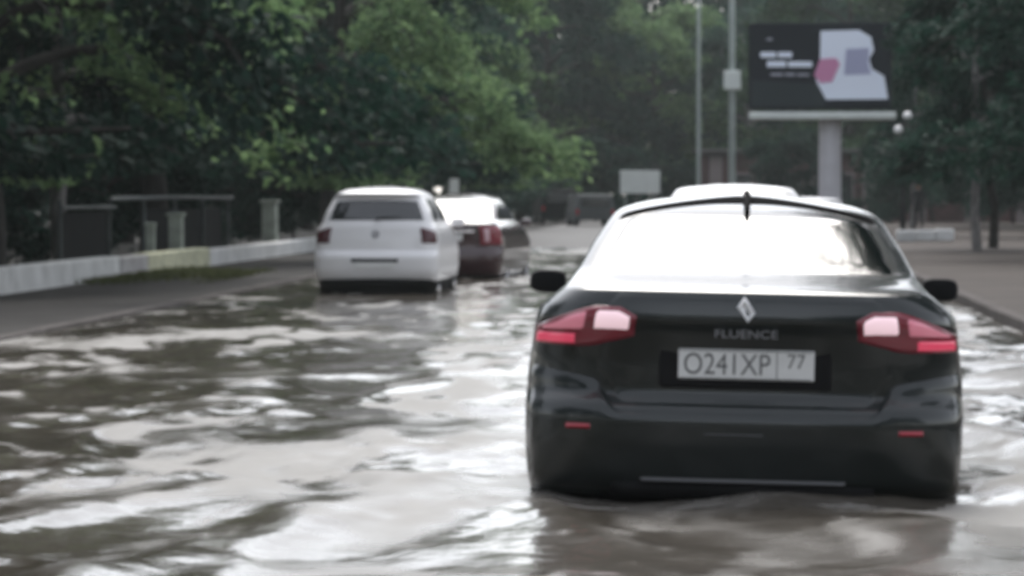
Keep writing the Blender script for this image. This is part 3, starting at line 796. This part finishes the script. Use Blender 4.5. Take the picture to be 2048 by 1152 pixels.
far = [(-20, 158), (-14, 166), (-8.5, 172), (-3.5, 176), (1.5, 172), (6, 165), (11, 160), (16.5, 164), (22, 168), (-17, 186), (-11, 190), (-5, 192), (0, 190), (5, 188), (10, 184), (15, 186), (21, 190), (-23, 182)]
for i, (xa, Y) in enumerate(far):
    put([PD, PB, PC, PD, PA][(i * 3) % 5] if i < 9 else [PB, PC][i % 2], 0, Y, "hazy green tree closing off the far end of the street", 1.15 + .1 * ((i * 7) % 4 - 1.5), i * 2.3, group=FT, xabs=xa)
for i, (xa, Y, k) in enumerate([(3.2, 147, 1.3), (6.4, 145, .9), (8.6, 146, 1.4), (11.5, 140, 1.2), (14, 138, 1.5), (-5.6, 150, 1.2), (-8.5, 148, 1.5)]):
    put(PU, 0, Y, "dark shrub at the far end of the street before the brick building", k, i * 1.9, cat="shrub", group="shrubs before the brick building", xabs=xa)
# far wood behind everything
nw = 85000
Cw = np.stack([rng.uniform(-48, 40, nw), rng.uniform(206, 232, nw), 22 * rng.random(nw) ** .8], -1)
top = 18 + 5 * fbm(Cw[:, 0] * .12, Cw[:, 1] * .12, 5)
Cw = Cw[Cw[:, 2] < top]
Vw, Qw = leaves(Cw, rng.normal(size=Cw.shape) + np.array([0, 0, -.4]), rng.uniform(.5, 1.0, len(Cw)), rng.uniform(.35, .7, len(Cw)))
tag(np_mesh("far_woods", Vw, Qw, M["leafC"]), "dense dark wood rising behind the far trees", "wood", None, "stuff")

# ------------------------------------------------------------------ left side: wall, railing, posts
def wall_part(y0, y1, z0, z1, m, label, x=-9.2):
    mb = MB(); mb.box((x, (y0 + y1) / 2, (z0 + z1) / 2), (.30, y1 - y0, z1 - z0), 0, 0, .025)
    o = mb.build("concrete_wall", m); tag(o, label, "low wall", "sections of the low wall"); return o
WP = [(-40, 52, .55, M["concrete"], "long pale section of the low concrete wall nearest the camera"),
      (52.02, 54.6, .53, M["concrete2"], "short darker stained section of the low concrete wall"),
      (54.62, 61.2, .54, M["moss"], "yellowish mossy section of the low concrete wall behind the grass"),
      (61.22, 84, .50, M["concrete"], "pale section of the low concrete wall running behind the white hatchback"),
      (84.02, 140, .46, M["concrete2"], "grey far section of the low concrete wall beyond the maroon car")]
for y0, y1, h, m, lab in WP: wall_part(y0, y1, 0, h, m, lab)
rl = thing("steel_railing", "grey steel railing with dark panels behind the low concrete wall", "railing", (-9.9, 50, 0))
mb = MB(); mb.tube([(0, 6, 1.40), (0, 12, 1.42), (0, 20, 1.40)], .035, 8); mb.build("top_rail", M["rail"], rl)
mb = MB(); mb.tube([(-.02, 2, 1.27), (-.02, 6.6, 1.27)], .028, 8); mb.build("low_rail", M["rail"], rl)
for yy in (2, 6.2, 9.6, 13, 16.4, 19.8):
    mb = MB(); mb.box((-.06, yy, .70), (.06, .06, 1.38), 0, 0, .006); mb.build("railing_post", M["rail"], rl)
mb = MB(); mb.box((-.10, 4.3, .72), (.02, 4.0, .98)); mb.build("panel", M["darkpanel"], rl)
mb = MB(); mb.box((-.10, 14.4, .72), (.02, 9.4, .98)); mb.build("panel", M["darkpanel"], rl)
def post(px, Y, w, ytop, label, m, cap=True):
    o = thing("stone_post", label, "post", (X(px, Y), Y, 0), (0, 0, random.uniform(-.1, .1)), "posts behind the low wall")
    zt = Z(ytop, Y)
    mb = MB(); mb.box((0, 0, zt / 2), (w, w, zt), 0, 0, .012); mb.build("shaft", m, o)
    mb = MB(); mb.box((0, 0, zt + .025), (w * 1.3, w * 1.3, .05), 0, 0, .012); mb.build("cap", m, o)
post(301, 59, .15, 452, "slim pale post just behind the mossy wall section", M["palepost"])
post(352, 61, .24, 432, "thicker pale post right of the slim one", M["palepost"])
post(540, 74, .30, 405, "pale square post behind the far wall, left of the hatchback", M["palepost"])
# small sign by the hatchback roof
sg_ = thing("road_sign", "small pale sign on a thin post above the white hatchback's right shoulder", "sign", (X(908, 70), 70, .23))
mb = MB(); mb.box((0, 0, Z(372, 70) - .23), (.19, .012, .30), 0, 0, .003); mb.build("sign_plate", M["board"], sg_)
mb = MB(); mb.tube([(0, .03, 0), (0, .03, Z(360, 70) - .23)], .022, 8); mb.build("sign_post", M["steel"], sg_)
# verge grass
ng = 9000
gx = rng.uniform(-8.95, -7.2, ng); gy = rng.uniform(45, 60, ng)
kp = fbm(gx * .9, gy * .35, 77) * np.exp(-((gy - 52.5) / 5) ** 2) > .30 * rng.random(ng) + .18
gx, gy = gx[kp], gy[kp]
Vg, Qg = leaves(np.stack([gx, gy, np.full(len(gx), .235 + .035)], -1), rng.normal(size=(len(gx), 3)) * .5 + np.array([0, 0, 1.0]), rng.uniform(.07, .16, len(gx)), rng.uniform(.012, .03, len(gx)))
tag(np_mesh("verge_grass", Vg, Qg, M["grass"]), "thin yellowish grass on the verge before the mossy wall", "grass", None, "stuff")

# ------------------------------------------------------------------ far street furniture
BY = 110
bb = thing("billboard", "large dark blue billboard with white figure, on a pale column", "billboard", (X(1660, BY), BY, .2))
bx, bz = X(1660, BY), .2
def bp_(px, py): p = at(px, py, BY); return (p.x - bx, p.z - bz)
p0 = bp_(1500, 215); p1 = bp_(1780, 48)
mb = MB(); mb.box(((p0[0] + p1[0]) / 2, .18, (p0[1] + p1[1]) / 2), (p1[0] - p0[0] + .1, .30, p1[1] - p0[1] + .1), 0, 0, .03); mb.build("panel_box", M["navy"], bb)
ps_ = MB()
def poly(pts, d, mi): ps_.prism([bp_(*q) for q in pts], -d, .02, mi)
poly([(1502, 214), (1778, 214), (1778, 50), (1502, 50)], .012, 0)
poly([(1503, 212), (1650, 212), (1636, 168), (1503, 160)], .022, 1)
poly([(1641, 62), (1718, 60), (1742, 74), (1748, 100), (1738, 118), (1744, 138), (1768, 152), (1776, 198), (1652, 199), (1632, 162), (1640, 130)], .03, 2)
poly([(1692, 98), (1738, 96), (1736, 128), (1742, 148), (1688, 150)], .04, 3)
poly([(1640, 118), (1672, 116), (1680, 128), (1664, 164), (1640, 166), (1628, 150)], .05, 4)
for (xa, xb, ya, yb) in [(1521, 1552, 104, 115), (1556, 1584, 104, 115), (1534, 1572, 122, 134), (1576, 1624, 123, 134), (1541, 1566, 146, 152), (1570, 1590, 146, 152), (1594, 1618, 147, 152), (1533, 1545, 76, 81)]:
    poly([(xa, yb), (xb, yb), (xb, ya), (xa, ya)], .034, 5 if yb > 140 or yb < 90 else 2)
ps_.build("poster", [M["navy"], M["navy2"], M["pwhite"], M["plav"], M["ppink"], mat("poster_grey", (.28, .28, .33), .6)], bb)
a = bp_(1498, 240); c = bp_(1790, 225)
mb = MB(); mb.box(((a[0] + c[0]) / 2, -.25, (a[1] + c[1]) / 2), (c[0] - a[0], .9, c[1] - a[1]), 0, 0, .04); mb.build("catwalk", M["whitesteel"], bb)
mb = MB(); mb.tube([(0, .15, 0), (0, .15, a[1] + .02)], [.36, .34], 28); mb.build("column", M["palesteel"], bb, True)
mb = MB(); mb.box((0, .15, .15), (1.4, 1.4, .3), 0, 0, .04); mb.build("plinth", M["concrete2"], bb)

def pole(px, Y, r, ytop, label, name, box=None):
    o = thing(name, label, "lamp post", (X(px, Y), Y, .25), group="street poles left of the billboard")
    zt = Z(ytop, Y) - .25
    mb = MB(); mb.tube([(0, 0, 0), (0, 0, 1.2), (0, 0, 1.22), (0, 0, zt)], [r * 1.3, r * 1.25, r, r * .72], 14); mb.build("shaft", M["steel"], o, True)
    mb = MB(); mb.tube([(0, 0, zt - .05), (-.15, 0, zt + .35), (-.6, 0, zt + .55), (-1.3, 0, zt + .60)], [r * .6, r * .5, r * .45, r * .4], 10); mb.build("arm", M["steel"], o, True)
    mb = MB(); mb.box((-1.55, 0, zt + .58), (.6, .22, .12), 0, 0, .04); mb.build("lamp_head", M["palesteel"], o)
    if box:
        z0, z1, w = Z(box[1], Y) - .25, Z(box[0], Y) - .25, box[2]
        mb = MB(); mb.box((0, -r - .12, (z0 + z1) / 2), (w, .22, z1 - z0), 0, 0, .03); mb.build("equipment_box", M["whitesteel"], o)
    return o
pole(1397, 132, .085, -20, "thinner grey street pole, the left one of the pair", "lamp_post")
pole(1464, 116, .125, -160, "thicker grey street pole carrying a pale equipment box", "lamp_post", (142, 180, .56))
sb = thing("notice_board", "pale blank rectangular board standing left of the black sedan roof", "board", (X(1280, 120), 120, .28))
a, c = at(1240, 387, 120), at(1320, 341, 120)
mb = MB(); mb.box((0, 0, (a.z + c.z) / 2 - .28), (c.x - a.x, .06, c.z - a.z), 0, 0, .01); mb.build("board_panel", M["board"], sb)
for sg in (-1, 1):
    mb = MB(); mb.tube([(sg * .5, .07, 0), (sg * .5, .07, c.z - .3)], .035, 8); mb.build("board_post", M["steel"], sb)
# globe lamp right of the billboard
gl = thing("globe_lamp", "dark lamp post with two white globes right of the billboard", "lamp post", (X(1806, 104), 104, .3))
mb = MB(); mb.tube([(0, 0, 0), (0, 0, .9), (0, 0, .92), (0, 0, Z(236, 104) - .3)], [.09, .085, .05, .04], 12)
gA, gB = at(1815, 232, 104), at(1797, 260, 104)
for g in (gA, gB):
    lx, lz = g.x - X(1806, 104), g.z - .3
    mb.tube([(0, 0, lz - .32), (lx * .6, 0, lz - .30), (lx, 0, lz - .14)], .02, 8)
mb.build("post", M["trim"], gl, True)
for g in (gA, gB):
    lx, lz = g.x - X(1806, 104), g.z - .3
    mb = MB(); n = 14
    mb.lathe([(.001, -.135)] + [(.135 * math.sin(math.pi * k / n), -.135 * math.cos(math.pi * k / n)) for k in range(1, n)] + [(.001, .135)], (0, 0, 1), (lx, 0, lz), 24)
    mb.build("globe", M["globe"], gl, True, 80)
# low pale block on the right pavement
a, c = at(1792, 486, 88), at(1908, 468, 88)
kb = MB(); w = c.x - a.x
for i in range(3):
    kb.box((-w / 2 + w * (i + .5) / 3, random.uniform(-.02, .02), .13 + .012 * i), (w / 3 - .012, .35, .30 - .02 * (i % 2)), 0, random.uniform(-.04, .04), .03)
ko = kb.build("kerb_stone_row", M["concrete"]); ko.location = ((a.x + c.x) / 2, 88, .30)
tag(ko, "low pale concrete blocks on the right pavement beyond the black sedan", "concrete blocks")
# low brick building at the far end
bd = thing("brick_building", "low brick red building with pale plaster piers beyond the billboard column", "building", (6.2, 152, .2))
mb = MB(); mb.box((0, 2, 1.5), (14.5, 4, 3.0)); mb.build("wall", M["brick"], bd)
mb = MB(); mb.box((0, 1.9, 3.12), (15.1, 4.8, .22), 0, 0, .04); mb.build("roof", M["roofm"], bd)
for i in range(7):
    x = -6.6 + 2.2 * i
    mb = MB(); mb.box((x, -.06, 1.45), (.55, .12, 2.9)); mb.build("pier", M["pinkwall"], bd)
    if i < 6:
        mb = MB(); mb.box((x + 1.1, -.03, 1.55), (.95, .06, 1.3), 0, 0, .01); wn = mb.build("window", M["pinkwall"], bd)
        mb = MB(); mb.box((x + 1.1, -.065, 1.55), (.80, .02, 1.14)); mb.build("pane", M["glass2"], wn)
# far parked vehicles left of the notice board
def far_van(px, Y, label, m, w, h, L):
    o = thing("parked_van", label, "van", (X(px, Y), Y, .28), (0, 0, R(8)))
    mb = MB(); prof = [(0, .25), (0, h * .55), (.12, h * .95), (.3, h), (L * .68, h), (L * .82, h * .62), (L - .05, h * .5), (L, .3)]
    V = [(x, y, z) for x in (-w / 2, w / 2) for y, z in prof]; n = len(prof)
    V = [((x * (.86 if z > h * .7 else 1)), y, z) for x, y, z in V]
    mb.add(V, [tuple(range(n)), tuple(range(2 * n - 1, n - 1, -1))] + [(i, (i + 1) % n, n + (i + 1) % n, n + i) for i in range(n)])
    mb.build("body", m, o)
    mb = MB(); mb.box((0, -.0, h * .75), (w * .68, .05, h * .26), 0, 0, .01); mb.build("rear_window", M["glass2"], o)
    for x in (-w / 2 + .1, w / 2 - .1):
        for y in (.7, L - .8): wheel(o, x, y, .3, .18, .18)
        mb = MB(); mb.box((x, -.01, h * .45), (.1, .04, .2), 0, 0, .01); mb.build("tail_lamp", M["red"], o)
far_van(1122, 138, "dark van parked far down the left side of the street", M["darkpanel"], 1.6, 1.4, 4.2)
far_van(1190, 128, "pale van parked just left of the blank board", M["grey"], 1.5, 1.2, 3.8)

# ------------------------------------------------------------------ person on the right pavement
def person():
    root = thing("person", "person in dark clothes standing on the far right pavement", "person", (X(1837, 118), 118, .30), (0, 0, R(150)))
    J = [((0, 0, .90), .13), ((0, .01, 1.05), .125), ((0, .01, 1.22), .15), ((0, 0, 1.36), .13), ((0, 0, 1.45), .055), ((0, .02, 1.54), .085), ((0, .02, 1.62), .09),
         ((.09, 0, .86), .09), ((.10, .03, .48), .062), ((.10, -.02, .08), .045), ((.10, .13, .035), .035),
         ((-.09, 0, .86), .09), ((-.11, -.02, .48), .062), ((-.11, -.10, .09), .045), ((-.11, .05, .035), .035),
         ((.18, 0, 1.34), .065), ((.24, -.02, 1.08), .045), ((.22, .10, .88), .035), ((.21, .16, .80), .03),
         ((-.18, 0, 1.34), .065), ((-.24, .0, 1.08), .045), ((-.23, .10, .88), .035), ((-.22, .16, .80), .03)]
    E = [(0, 1), (1, 2), (2, 3), (3, 4), (4, 5), (5, 6), (0, 7), (7, 8), (8, 9), (9, 10), (0, 11), (11, 12), (12, 13), (13, 14), (3, 15), (15, 16), (16, 17), (17, 18), (3, 19), (19, 20), (20, 21), (21, 22)]
    me = bpy.data.meshes.new("body"); me.from_pydata([j[0] for j in J], E, []); me.materials.append(M["cloth"]); me.materials.append(M["skin"])
    o = bpy.data.objects.new("body", me); COL.objects.link(o)
    sk = o.modifiers.new("skin", "SKIN"); 
    for i, j in enumerate(J):
        me.skin_vertices[0].data[i].radius = (j[1], j[1] * .85)
    me.skin_vertices[0].data[0].use_root = True
    sb_ = o.modifiers.new("sub", "SUBSURF"); sb_.levels = 2; sb_.render_levels = 2
    dg = bpy.context.evaluated_depsgraph_get()
    m2 = bpy.data.meshes.new_from_object(o.evaluated_get(dg)); o.modifiers.clear(); o.data = m2
    if len(m2.materials) < 2: m2.materials.clear(); m2.materials.append(M["cloth"]); m2.materials.append(M["skin"])
    for p in m2.polygons:
        z = p.center.z; p.use_smooth = True
        p.material_index = 1 if z > 1.44 or (.72 < z < .84 and abs(p.center.x) > .17) else 0
    o.parent = root
    hb = MB(); n = 10
    hb.lathe([(.001, .105)] + [(.108 * math.sin(math.pi * .62 * k / n), .105 * math.cos(math.pi * .62 * k / n)) for k in range(1, n + 1)], (0, -.25, 1), (0, .005, 1.60), 20)
    hb.build("hair", M["hair"], root, True, 80)
    root.scale = (.93, .93, .93)
person()

# ------------------------------------------------------------------ light and air
w = bpy.data.worlds.new("World"); sc.world = w; w.use_nodes = True
nt = w.node_tree; bg = nt.nodes["Background"]
sky = nt.nodes.new("ShaderNodeTexSky"); sky.sky_type = "NISHITA"; sky.sun_disc = False
SUN_EL, SUN_ROT = R(52), R(-4)
sky.sun_elevation = SUN_EL; sky.sun_rotation = SUN_ROT
sky.air_density = 1.0; sky.dust_density = 1.6; sky.ozone_density = 1.0
hs = nt.nodes.new("ShaderNodeHueSaturation"); hs.inputs["Saturation"].default_value = .28     # overcast: nearly white
nt.links.new(sky.outputs["Color"], hs.inputs["Color"]); nt.links.new(hs.outputs["Color"], bg.inputs["Color"])
bg.inputs["Strength"].default_value = .15
sd = bpy.data.lights.new("sun", "SUN"); sd.energy = 1.0; sd.angle = R(30); sd.color = (1, .96, .9)
so = bpy.data.objects.new("sun", sd); COL.objects.link(so)
dirv = Vector((math.sin(SUN_ROT) * math.cos(SUN_EL), math.cos(SUN_ROT) * math.cos(SUN_EL), math.sin(SUN_EL)))
so.rotation_euler = dirv.to_track_quat("Z", "Y").to_euler()

hz = MB(); hz.box((0, 200, 14), (260, 560, 31)); ho = hz.build("haze", bpy.data.materials.new("haze_air")); tag(ho, kind="stuff", label="thin damp air over the street", cat="haze")
hm = ho.data.materials[0]; hm.use_nodes = True; hn = hm.node_tree
for n_ in list(hn.nodes):
    if n_.type == "BSDF_PRINCIPLED": hn.nodes.remove(n_)
pv = hn.nodes.new("ShaderNodeVolumePrincipled"); pv.inputs["Color"].default_value = (.86, .93, .92, 1); pv.inputs["Density"].default_value = .0003
pv.inputs["Anisotropy"].default_value = .2
hn.links.new(pv.outputs[0], hn.nodes["Material Output"].inputs["Volume"])
sc.view_settings.view_transform = "Standard"; sc.view_settings.look = "None"
sc.view_settings.exposure = 1.2; sc.view_settings.gamma = 1
sc.render.engine = "CYCLES"
sc.cycles.use_denoising = True
sc.cycles.max_bounces = 6
sc.cycles.volume_bounces = 0
sc.cycles.filter_width = 2.2
